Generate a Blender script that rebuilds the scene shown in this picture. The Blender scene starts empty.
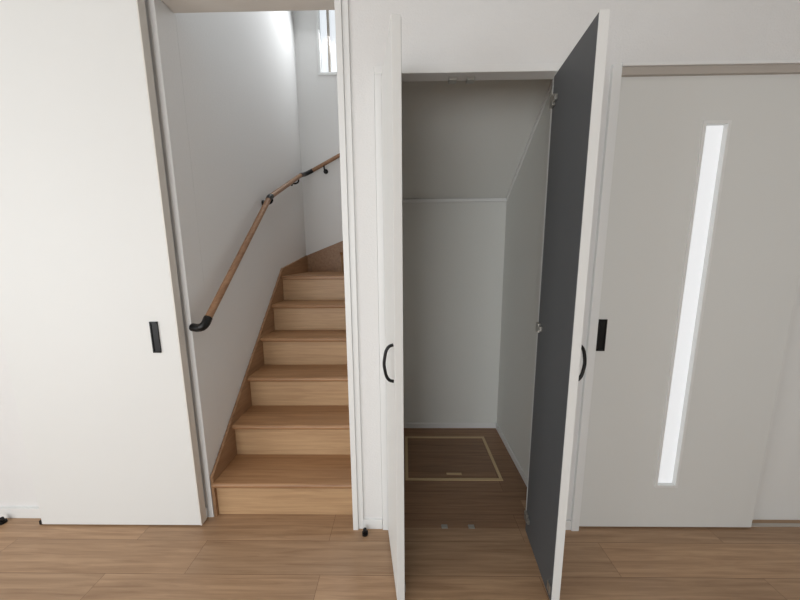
import bpy, bmesh, math
from mathutils import Vector, Matrix

scene = bpy.context.scene
scene.view_settings.view_transform = 'Standard'
scene.view_settings.look = 'None'
H = 1.30

# ------------------------------------------------------------ materials
def new_mat(name):
    m = bpy.data.materials.new(name); m.use_nodes = True
    nt = m.node_tree
    return m, nt, nt.nodes['Principled BSDF']

def lin(c):
    return tuple(((v/255)/12.92 if v/255 <= .04045 else ((v/255+.055)/1.055)**2.4) for v in c) + (1,)

def plain(name, rgb, rough=.5, metal=0.0, bump=0, bscale=300):
    m, nt, b = new_mat(name)
    b.inputs['Base Color'].default_value = lin(rgb)
    b.inputs['Roughness'].default_value = rough
    b.inputs['Metallic'].default_value = metal
    if bump:
        tc = nt.nodes.new('ShaderNodeTexCoord')
        n = nt.nodes.new('ShaderNodeTexNoise'); n.inputs['Scale'].default_value = bscale
        n.inputs['Detail'].default_value = 3
        bp = nt.nodes.new('ShaderNodeBump'); bp.inputs['Strength'].default_value = bump
        bp.inputs['Distance'].default_value = .002
        nt.links.new(tc.outputs['Object'], n.inputs['Vector'])
        nt.links.new(n.outputs['Fac'], bp.inputs['Height'])
        nt.links.new(bp.outputs['Normal'], b.inputs['Normal'])
    return m

def wood(name, c1, c2, rough=.4, planks=False, grain=(1.2, 26, 26), pw=.9, ph=.15):
    m, nt, b = new_mat(name)
    L = nt.links
    tc = nt.nodes.new('ShaderNodeTexCoord')
    mp = nt.nodes.new('ShaderNodeMapping'); mp.inputs['Scale'].default_value = grain
    L.new(tc.outputs['Object'], mp.inputs['Vector'])
    n = nt.nodes.new('ShaderNodeTexNoise'); n.inputs['Scale'].default_value = 2.2
    n.inputs['Detail'].default_value = 7; n.inputs['Roughness'].default_value = .62
    n.inputs['Distortion'].default_value = .6
    L.new(mp.outputs['Vector'], n.inputs['Vector'])
    r = nt.nodes.new('ShaderNodeValToRGB')
    r.color_ramp.elements[0].position = .32; r.color_ramp.elements[0].color = lin(c1)
    r.color_ramp.elements[1].position = .66; r.color_ramp.elements[1].color = lin(c2)
    L.new(n.outputs['Fac'], r.inputs['Fac'])
    out = r.outputs['Color']
    if planks:
        br = nt.nodes.new('ShaderNodeTexBrick')
        br.inputs['Scale'].default_value = 1.0
        br.inputs['Brick Width'].default_value = pw
        br.inputs['Row Height'].default_value = ph
        br.inputs['Mortar Size'].default_value = .0012
        br.inputs['Mortar Smooth'].default_value = .2
        br.offset = .37
        br.inputs['Color1'].default_value = (.86, .86, .86, 1)
        br.inputs['Color2'].default_value = (1.05, 1.03, 1.0, 1)
        br.inputs['Mortar'].default_value = (.52, .47, .43, 1)
        L.new(tc.outputs['Object'], br.inputs['Vector'])
        add = nt.nodes.new('ShaderNodeVectorMath'); add.operation = 'MULTIPLY_ADD'
        add.inputs[1].default_value = (7, 7, 7)
        L.new(br.outputs['Color'], add.inputs[0]); L.new(mp.outputs['Vector'], add.inputs[2])
        L.new(add.outputs[0], n.inputs['Vector'])
        mx = nt.nodes.new('ShaderNodeMix'); mx.data_type = 'RGBA'; mx.blend_type = 'MULTIPLY'
        mx.inputs[0].default_value = 1
        L.new(out, mx.inputs[6]); L.new(br.outputs['Color'], mx.inputs[7])
        out = mx.outputs[2]
    L.new(out, b.inputs['Base Color'])
    b.inputs['Roughness'].default_value = rough
    return m

M_wall = plain('wallpaper_white', (227, 227, 226), .85, bump=.5, bscale=130)
M_wallc = plain('closet_wallpaper', (222, 223, 219), .85, bump=.4, bscale=130)
M_door = plain('door_white_sheet', (226, 227, 225), .55, bump=.15, bscale=400)
M_door_shade = plain('door_white_sheet_shaded', (218, 219, 216), .55, bump=.15, bscale=400)  # door white with the right side's dimmer light put into the colour
M_trim = plain('trim_white', (230, 231, 230), .45)
M_beige = plain('trim_beige', (222, 218, 211), .5)
M_ceil = plain('ceiling_white', (235, 235, 233), .9)
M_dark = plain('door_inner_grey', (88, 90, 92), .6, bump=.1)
M_black = plain('black_metal', (16, 16, 17), .4, .3)
M_steel = plain('hinge_steel', (170, 168, 162), .35, .8)
M_rail = plain('rail_aluminium', (184, 177, 169), .45, .2)
M_cream = plain('hatch_frame_cream', (205, 180, 140), .5)
M_floor = wood('floor_oak_planks', (154, 122, 93), (188, 155, 123), .38, True)
M_floor_shade = wood('floor_planks_shaded', (128, 97, 72), (158, 123, 94), .42, True)  # floor planks darkened in colour to carry the closet's shade
M_tread = wood('tread_wood', (148, 108, 74), (174, 134, 96), .4)
M_riser = wood('riser_wood', (172, 138, 103), (196, 162, 124), .45)
M_skirt = wood('stringer_wood', (138, 104, 76), (164, 128, 96), .45, grain=(20, 1.5, 20))
M_hrail = wood('handrail_wood', (136, 100, 72), (164, 126, 94), .45, grain=(20, 2, 20))

def emis(name, col, s):
    m, nt, b = new_mat(name)
    b.inputs['Base Color'].default_value = (.5, .5, .5, 1)
    b.inputs['Emission Color'].default_value = col
    b.inputs['Emission Strength'].default_value = s
    b.inputs['Roughness'].default_value = .3
    return m
M_pane = emis('frosted_glass_glow', (.94, .97, 1, 1), .58)  # pane emits, standing in for light from the room behind
M_win = emis('stair_window_glass', (.86, .93, 1, 1), .7)

# ------------------------------------------------------------ geometry helpers
def boxes(name, lst, bevel=0, parent=None):
    me = bpy.data.meshes.new(name); bm = bmesh.new(); mats = []
    for bx in lst:
        x0, x1, y0, y1, z0, z1, mt = bx
        if mt not in mats: mats.append(mt)
        r = bmesh.ops.create_cube(bm, size=1)
        bmesh.ops.scale(bm, vec=(x1-x0, y1-y0, z1-z0), verts=r['verts'])
        bmesh.ops.translate(bm, vec=((x0+x1)/2, (y0+y1)/2, (z0+z1)/2), verts=r['verts'])
        fs = {f for v in r['verts'] for f in v.link_faces}
        for f in fs: f.material_index = mats.index(mt)
    bm.to_mesh(me); bm.free()
    for m in mats: me.materials.append(m)
    ob = bpy.data.objects.new(name, me); scene.collection.objects.link(ob)
    if bevel:
        md = ob.modifiers.new('bevel', 'BEVEL'); md.width = bevel; md.segments = 2
        md.limit_method = 'ANGLE'
    if parent: ob.parent = parent
    return ob

def prism(name, pts, vec, mat, bevel=0, parent=None):
    me = bpy.data.meshes.new(name); bm = bmesh.new()
    a = [bm.verts.new(p) for p in pts]
    c = [bm.verts.new(Vector(p)+Vector(vec)) for p in pts]
    bm.faces.new(a); bm.faces.new(c[::-1])
    n = len(pts)
    for i in range(n):
        bm.faces.new((a[i], a[(i+1) % n], c[(i+1) % n], c[i]))
    bmesh.ops.recalc_face_normals(bm, faces=bm.faces)
    bm.to_mesh(me); bm.free(); me.materials.append(mat)
    ob = bpy.data.objects.new(name, me); scene.collection.objects.link(ob)
    if bevel:
        md = ob.modifiers.new('bevel', 'BEVEL'); md.width = bevel; md.segments = 2
    if parent: ob.parent = parent
    return ob

def tube(name, pts, rad, mat, parent=None, smooth=True):
    cu = bpy.data.curves.new(name, 'CURVE'); cu.dimensions = '3D'
    cu.bevel_depth = rad; cu.bevel_resolution = 5; cu.use_fill_caps = True
    sp = cu.splines.new('BEZIER' if smooth and len(pts) > 2 else 'POLY')
    if sp.type == 'BEZIER':
        sp.bezier_points.add(len(pts)-1)
        for bp, p in zip(sp.bezier_points, pts):
            bp.co = p; bp.handle_left_type = bp.handle_right_type = 'AUTO'
    else:
        sp.points.add(len(pts)-1)
        for q, p in zip(sp.points, pts): q.co = (*p, 1)
    cu.materials.append(mat)
    ob = bpy.data.objects.new(name, cu); scene.collection.objects.link(ob)
    if parent: ob.parent = parent
    return ob

def empty(name, loc=(0, 0, 0), rz=0):
    e = bpy.data.objects.new(name, None); e.location = loc; e.rotation_euler = (0, 0, rz)
    e.empty_display_size = .1
    scene.collection.objects.link(e); return e

# ------------------------------------------------------------ room shell
XL, XR, YB, CH = -3.0, 2.9, -3.4, 2.45
SL, SR = -.950, -.185        # stairwell left wall face / right wall face
YF = 1.27                    # main front wall face
YC = 1.312                   # inner face of thin front wall
YS = 3.0                     # stairwell back wall
TOP = 4.4
ZR = 1.97                    # right door head
boxes('floor', [(XL, XR, YB, 1.27, -.12, 0, M_floor), (XL, -.06, 1.27, 1.44, -.12, 0, M_floor), (.64, XR, 1.27, 1.44, -.12, 0, M_floor)])
boxes('floor_closet', [(-.06, .64, 1.27, 1.44, -.12, 0, M_floor_shade), (-.10, .72, 1.44, 2.13, -.12, 0, M_floor_shade)])
boxes('ceiling', [(XL, XR, YB, 1.27, CH, CH+.1, M_ceil)])
LW0, LW1, LZ0, LZ1 = -1.7, .1, .3, 2.1
boxes('wall_left', [(XL-.1, XL, YB, LW0, 0, CH, M_wall), (XL-.1, XL, LW1, 1.44, 0, CH, M_wall),
                    (XL-.1, XL, LW0, LW1, 0, LZ0, M_wall), (XL-.1, XL, LW0, LW1, LZ1, CH, M_wall)])
boxes('wall_right', [(XR, XR+.1, YB, 1.44, 0, CH, M_wall)])
boxes('wall_back', [(XL-.1, -2.4, YB-.1, YB, 0, CH, M_wall), (-.2, XR+.1, YB-.1, YB, 0, CH, M_wall),
                    (-2.4, -.2, YB-.1, YB, 2.2, CH, M_wall)])
boxes('wall_front', [(XL, SL-.0005, 1.325, 1.44, 0, CH+.1, M_wall)])
boxes('wall_front_stair_head', [(SL, SR-.02, 1.30, 1.44, 2.335, TOP, M_wall)])
boxes('wall_front_pier', [(SR-.02, -.09, YF, YC, 0, CH+.1, M_wall)])
boxes('wall_front_closet', [(-.09, .64, YF, YC, 2.015, CH+.1, M_wall), (.64, .72, YF, YC, 0, CH+.1, M_wall),
                            (.72, .845, YF, 1.44, 0, CH+.1, M_wall)])
boxes('wall_front_right', [(.845, XR, YF, 1.44, ZR+.035, CH+.1, M_wall), (1.63, XR, 1.325, 1.44, 0, ZR+.035, M_door)])
boxes('wall_stair_left', [(SL-.12, SL, 1.44, YS, 0, TOP, M_wall)])
boxes('wall_stair_back', [(SL-.12, -.75, YS, YS+.12, 0, TOP, M_wall), (-.75, -.15, YS, YS+.12, 0, 2.93, M_wall),
                          (-.75, -.15, YS, YS+.12, 3.75, TOP, M_wall), (-.15, 1.3, YS, YS+.12, 0, TOP, M_wall)])
boxes('wall_stair_right', [(SR, -.10, YC, 2.31, 0, TOP, M_wall)])
boxes('wall_stair_end', [(1.2, 1.3, 2.31, YS, 0, TOP, M_wall)])
boxes('wall_closet_back', [(-.10, 1.3, 2.13, 2.31, 0, TOP, M_wallc)])
boxes('wall_closet_right', [(.72, .84, YC, 2.13, 0, 2.45, M_wallc)])
boxes('ceiling_stairwell', [(SL-.12, 1.3, 1.30, YS+.12, TOP, TOP+.1, M_ceil)])
sl = (2.10-1.68)/(2.13-1.55)
zt = 1.68+sl*(2.13-YC)
prism('ceiling_closet', [(-.10, 2.13, 1.68), (-.10, YC, zt), (-.10, YC, zt+.1), (-.10, 2.13, 1.78)], (.82, 0, 0), M_wallc)

# trims / casings
boxes('trim_stair_header', [(SL, SR-.02, 1.285, 1.43, 2.325, 2.335, M_beige)], .002)
boxes('trim_stair_jamb', [(SR-.045, SR-.02, 1.255, YC, 0, 2.325, M_trim), (SR-.02, SR+.005, 1.262, 1.27, 0, 2.40, M_trim)], .002)
boxes('trim_closet', [(-.088, -.060, 1.256, YC, 0, 1.985, M_trim), (.612, .640, 1.256, YC, 0, 1.985, M_trim),
                      (-.088, .640, 1.256, YC, 1.985, 2.013, M_trim)], .002)
boxes('trim_right_door_jamb', [(.810, .845, 1.256, 1.325, 0, ZR+.035, M_trim)], .002)
boxes('trim_right_door_rail', [(.845, XR, 1.262, 1.325, ZR, ZR+.028, M_rail), (.845, XR, 1.255, 1.27, ZR+.028, ZR+.04, M_trim)], .001)
boxes('trim_floor_rail', [(1.675, 2.6, 1.285, 1.30, 0, .006, M_rail)])
boxes('trim_left_door_rail', [(-2.6, SR, 1.262, 1.30, 2.36, 2.39, M_trim)], .002)
boxes('baseboard_front', [(SR+.005, -.09, 1.262, 1.27, 0, .05, M_trim), (.642, .810, 1.262, 1.27, 0, .05, M_trim)], .0015)
boxes('baseboard_left', [(XL, SL-.03, 1.312, 1.325, 0, .055, M_trim)], .0015)
boxes('baseboard_closet', [(-.10, .72, 2.12, 2.13, 0, .04, M_trim), (.71, .72, YC, 2.12, 0, .04, M_trim)], .0015)
boxes('trim_closet_ledge', [(-.10, .72, 2.112, 2.13, 1.660, 1.68, M_trim)], .002)
prism('trim_closet_slope', [(.712, 2.12, 1.66), (.712, YC, zt-.022), (.712, YC, zt), (.712, 2.12, 1.687)], (.008, 0, 0), M_trim)
boxes('trim_left_casing', [(-2.14, -2.06, 1.30, 1.325, 0, 2.1, M_trim)], .002)

# windows
w1 = empty('window_1')
boxes('frame', [(-.75, -.725, YS-.005, YS+.06, 2.93, 3.75, M_trim), (-.175, -.15, YS-.005, YS+.06, 2.93, 3.75, M_trim),
                (-.725, -.175, YS-.005, YS+.06, 2.93, 2.955, M_trim), (-.725, -.175, YS-.005, YS+.06, 3.725, 3.75, M_trim),
                (-.66, -.64, YS+.02, YS+.06, 2.955, 3.725, M_rail)], .002, w1)
boxes('glass', [(-.725, -.175, YS+.05, YS+.055, 2.955, 3.725, M_win)], 0, w1)
w2 = empty('window_2')
boxes('frame', [(-2.4, -2.35, YB-.08, YB, 0, 2.2, M_trim), (-.25, -.2, YB-.08, YB, 0, 2.2, M_trim),
                (-2.35, -.25, YB-.08, YB, 2.15, 2.2, M_trim), (-2.35, -.25, YB-.08, YB, 0, .04, M_trim),
                (-1.33, -1.27, YB-.08, YB, .04, 2.15, M_trim)], .002, w2)
w3 = empty('added_side_window')  # unseen window, added so light enters from the left
boxes('frame', [(XL-.08, XL, LW0, LW0+.04, LZ0, LZ1, M_trim), (XL-.08, XL, LW1-.04, LW1, LZ0, LZ1, M_trim),
                (XL-.08, XL, LW0+.04, LW1-.04, LZ0, LZ0+.04, M_trim), (XL-.08, XL, LW0+.04, LW1-.04, LZ1-.04, LZ1, M_trim),
                (XL-.08, XL-.04, -.83, -.77, LZ0+.04, LZ1-.04, M_trim)], .002, w3)

# ------------------------------------------------------------ staircase
st = empty('staircase')
r, g, Y1 = .192, .20, 1.329
A0, B0 = SL+.016, SR-.002
for k in range(1, 6):
    y = Y1+(k-1)*g
    boxes('riser_%d' % k, [(A0, B0, y+.015, y+.03, (k-1)*r, k*r-.028, M_riser)], 0, st)
    boxes('tread_%d' % k, [(A0, B0, y, y+g+.03, k*r-.028, k*r, M_tread)], 0, st)
    tube('nosing_%d' % k, [(A0, y+.001, k*r-.014), (B0, y+.001, k*r-.014)], .014, M_tread, st, False)
y = Y1+5*g
boxes('riser_6', [(A0, B0, y+.015, y+.03, 5*r, 6*r-.028, M_riser)], 0, st)
prism('tread_6', [(A0, y, 6*r-.028), (B0, y, 6*r-.028), (-.60, YS-.014, 6*r-.028), (A0, YS-.014, 6*r-.028)], (0, 0, .028), M_tread, .005, st)
prism('riser_7', [(B0, y+.02, 6*r), (B0, y+.04, 6*r), (-.58, YS-.014, 6*r), (-.60, YS-.014, 6*r)], (0, 0, r-.028), M_riser, 0, st)
prism('tread_7', [(B0, y+.0, 7*r-.028), (B0, YS-.014, 7*r-.028), (-.615, YS-.014, 7*r-.028)], (0, 0, .028), M_tread, .005, st)
s = r/g
def nl(yy): return r+(yy-Y1)*s
o = .03
SLx = SL+.002
prism('stringer_left', [(SLx, 1.328, 0), (SLx, 1.328, nl(1.328)+o), (SLx, 2.36, nl(2.36)+o), (SLx, YS-.002, 1.315), (SLx, YS-.002, 1.12), (SLx, 2.30, .90), (SLx, 1.50, 0)], (.014, 0, 0), M_skirt, 0, st)
prism('stringer_back', [(SLx+.014, YS-.002, 1.10), (SLx+.014, YS-.002, 1.315), (-.56, YS-.002, 1.46), (B0, YS-.002, 1.60), (B0, YS-.002, 1.10)], (0, -.012, 0), M_skirt, 0, st)
s2 = empty('staircase')
for k in range(8, 13):
    x = SR+.002+(k-8)*g
    boxes('tread_%d' % k, [(x, x+g-.001, 2.315, YS-.014, k*r-.028, k*r, M_tread), (x, x+.015, 2.315, YS-.014, (k-1)*r, k*r-.028, M_riser)], 0, s2)

# ------------------------------------------------------------ handrail
hr = empty('handrail')
X = SL+.065
A = (X, 1.325, 1.005); B = (X, 2.10, 1.70); C = (X, 2.78, 2.015); D = (X+.05, YS-.065, 2.09); E = (-.30, YS-.065, 2.36)
R = .0165
def vec(a, b, t): return tuple(Vector(a).lerp(Vector(b), t))
tube('rail_lower', [A, B], R, M_hrail, hr)
tube('rail_middle', [B, C], R, M_hrail, hr)
tube('rail_upper', [D, E], R, M_hrail, hr)
tube('joint_1', [vec(B, A, .03), B, vec(B, C, .04)], .0185, M_black, hr)
tube('joint_2', [vec(C, B, .02), C, (X+.008, YS-.105, 2.055), D, vec(D, E, .02)], .0185, M_black, hr)
tube('end_cap', [(SL+.002, 1.328, .985), (X-.028, 1.318, .985), (X-.004, 1.315, .994), vec(A, B, .03)], .0185, M_black, hr)
def bracket(i, p, wall):
    p = Vector(p)
    q = Vector((SL+.001, p.y, p.z-.05)) if wall == 'L' else Vector((p.x, YS-.001, p.z-.05))
    n = Vector((1, 0, 0)) if wall == 'L' else Vector((0, -1, 0))
    tube('bracket_%d' % i, [q, q+n*.045, p+Vector((0, 0, -.035)), p+Vector((0, 0, -.012))], .007, M_black, hr)
    tube('bracket_plate_%d' % i, [q, q+n*.008], .022, M_black, hr, False)
bracket(1, vec(B, C, .05), 'L'); bracket(2, vec(B, C, .88), 'L'); bracket(3, vec(D, E, .22), 'B')

# ------------------------------------------------------------ door_1 tall sliding door
def flush_pull(par, x, y, z, w=.034, h=.14):
    boxes('pull_plate', [(x-w/2, x+w/2, y-.003, y+.004, z-h/2, z+h/2, M_black)], .004, par)
    boxes('pull_lip', [(x-w/2, x-w/2+.005, y-.006, y, z-h/2, z+h/2, M_black), (x+w/2-.005, x+w/2, y-.006, y, z-h/2, z+h/2, M_black),
                       (x-w/2, x+w/2, y-.006, y, z-h/2, z-h/2+.006, M_black), (x-w/2, x+w/2, y-.006, y, z+h/2-.006, z+h/2, M_black)], 0, par)
d1 = empty('door_1')
boxes('leaf', [(-1.768, -.978, 1.27, 1.304, .008, 2.36, M_door)], .002, d1)
boxes('edge_strip', [(-.978, -.972, 1.268, 1.305, .008, 2.36, M_beige)], .001, d1)
flush_pull(d1, -1.075, 1.27, .955)
# ------------------------------------------------------------ door_2 right sliding door with slit glass
d2 = empty('door_2')
gx0, gx1, gz0, gz1 = 1.186, 1.293, .22, 1.81
dy0, dy1 = 1.275, 1.31
boxes('leaf', [(.846, gx0, dy0, dy1, .008, ZR, M_door_shade), (gx1, 1.670, dy0, dy1, .008, ZR, M_door_shade),
               (gx0, gx1, dy0, dy1, .008, gz0, M_door_shade), (gx0, gx1, dy0, dy1, gz1, ZR, M_door_shade)], 0, d2)
t = .012
boxes('glass_frame', [(gx0, gx0+t, dy0-.005, dy1, gz0, gz1, M_door), (gx1-t, gx1, dy0-.005, dy1, gz0, gz1, M_door),
                      (gx0+t, gx1-t, dy0-.005, dy1, gz0, gz0+t, M_door), (gx0+t, gx1-t, dy0-.005, dy1, gz1-t, gz1, M_door)], .001, d2)
boxes('glass', [(gx0+t, gx1-t, dy0+.014, dy0+.018, gz0+t, gz1-t, M_pane)], 0, d2)
flush_pull(d2, .874, dy0, .955)

# ------------------------------------------------------------ closet leaves
def leaf(name, loc, rz, side):
    e = empty(name, loc, rz)
    L, T = .312, .028
    x0, x1 = (0, T) if side > 0 else (-T, 0)
    boxes('leaf', [(x0, x1, -L, -.004, .01, 1.965, M_door)], .001, e)
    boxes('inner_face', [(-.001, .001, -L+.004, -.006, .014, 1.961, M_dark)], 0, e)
    xo = x1 if side > 0 else x0
    sgn = side
    hz = .94; hy = -L+.035
    tube('handle', [(xo, hy, hz-.065), (xo+sgn*.016, hy, hz-.058), (xo+sgn*.03, hy, hz-.02), (xo+sgn*.03, hy, hz+.02), (xo+sgn*.016, hy, hz+.058), (xo, hy, hz+.065)], .0055, M_black, e)
    i = 0
    for z in (.10, 1.0, 1.87):
        i += 1
        a, b = (-.012, -.001) if side > 0 else (.001, .012)
        boxes('hinge_%d' % i, [(a, b, -.035, -.006, z-.02, z+.02, M_steel), (a, b, -.055, -.035, z-.01, z+.01, M_steel)], .002, e)
    boxes('catch', [((-.006 if side > 0 else .001), (-.001 if side > 0 else .006), -L+.01, -L+.035, .04, .075, M_steel)], .001, e)
    return e
leaf('door_3', (.590, 1.254, 0), -.085, +1)
leaf('door_4', (-.034, 1.254, 0), .165, -1)
boxes('door_catch', [(.20, .23, 1.28, 1.31, 1.972, 1.985, M_steel), (.27, .30, 1.28, 1.31, 1.972, 1.985, M_steel), (.0, .015, 1.28, 1.31, 1.972, 1.985, M_black)], .002)
boxes('floor_catch', [(.195, .225, 1.265, 1.285, 0, .006, M_steel), (.325, .355, 1.265, 1.285, 0, .006, M_steel)], .002)

# ------------------------------------------------------------ floor hatch
fh = empty('floor_hatch')
hx0, hx1, hy0, hy1 = .022, .592, 1.58, 2.01
w = .017
boxes('outer_frame', [(hx0, hx1, hy0, hy0+w, 0, .003, M_cream), (hx0, hx1, hy1-w, hy1, 0, .003, M_cream),
                      (hx0, hx0+w, hy0+w, hy1-w, 0, .003, M_cream), (hx1-w, hx1, hy0+w, hy1-w, 0, .003, M_cream)], 0, fh)
i0, i1, j0, j1 = hx0+.022, hx1-.022, hy0+.022, hy1-.022
boxes('lid', [(i0, i1, j0, j1, 0, .002, M_floor_shade)], 0, fh)
boxes('lid_handle', [(.27, .36, hy0+.045, hy0+.06, .002, .004, M_cream)], 0, fh)

# ------------------------------------------------------------ door stops
def stopper(x, y):
    e = empty('door_stopper', (x, y, 0))
    tube('base', [(0, 0, 0), (0, 0, .012)], .014, M_black, e, False)
    tube('arm', [(0, 0, .012), (0, -.004, .03)], .009, M_black, e, False)
stopper(-.17, 1.235); stopper(-1.985, 1.285)
boxes('door_guide', [(-1.79, -1.771, 1.275, 1.30, 0, .022, M_black)], .003)

# ------------------------------------------------------------ lights
def area(name, loc, rot, sx, sy, e, col=(1, 1, 1)):
    l = bpy.data.lights.new(name, 'AREA'); l.shape = 'RECTANGLE'; l.size = sx; l.size_y = sy
    l.energy = e; l.color = col
    o = bpy.data.objects.new(name, l); o.location = loc; o.rotation_euler = rot
    scene.collection.objects.link(o); return o
area('daylight_room_window', (-1.3, YB+.05, 1.15), (math.radians(90), 0, 0), 2.0, 2.1, 66, (.97, .99, 1))
area('added_side_light', (XL+.03, -.8, 1.2), (math.radians(90), 0, math.radians(-90)), 1.7, 1.7, 34, (.97, .99, 1))  # added side light, rakes the front wall and shades the closet gap
area('daylight_stair_window', (-.45, YS-.03, 3.35), (math.radians(-60), 0, 0), .5, .7, 15, (.95, .975, 1))
w = bpy.data.worlds.new('World'); scene.world = w; w.use_nodes = True
w.node_tree.nodes['Background'].inputs[0].default_value = (.85, .92, 1, 1)
w.node_tree.nodes['Background'].inputs[1].default_value = .8

# ------------------------------------------------------------ camera
cam = bpy.data.cameras.new('camera'); cam.sensor_width = 36; cam.lens = 300/800*36; cam.clip_start = .02
cam.shift_y = .0025
co = bpy.data.objects.new('camera', cam)
yaw, pitch, roll = math.radians(.85), math.radians(8.7), math.radians(-.45)
Rm = Matrix.Rotation(yaw, 4, 'Z') @ Matrix.Rotation(math.pi/2-pitch, 4, 'X') @ Matrix.Rotation(roll, 4, 'Z')
co.matrix_world = Matrix.Translation((.022, 0, H)) @ Rm
scene.collection.objects.link(co); scene.camera = co
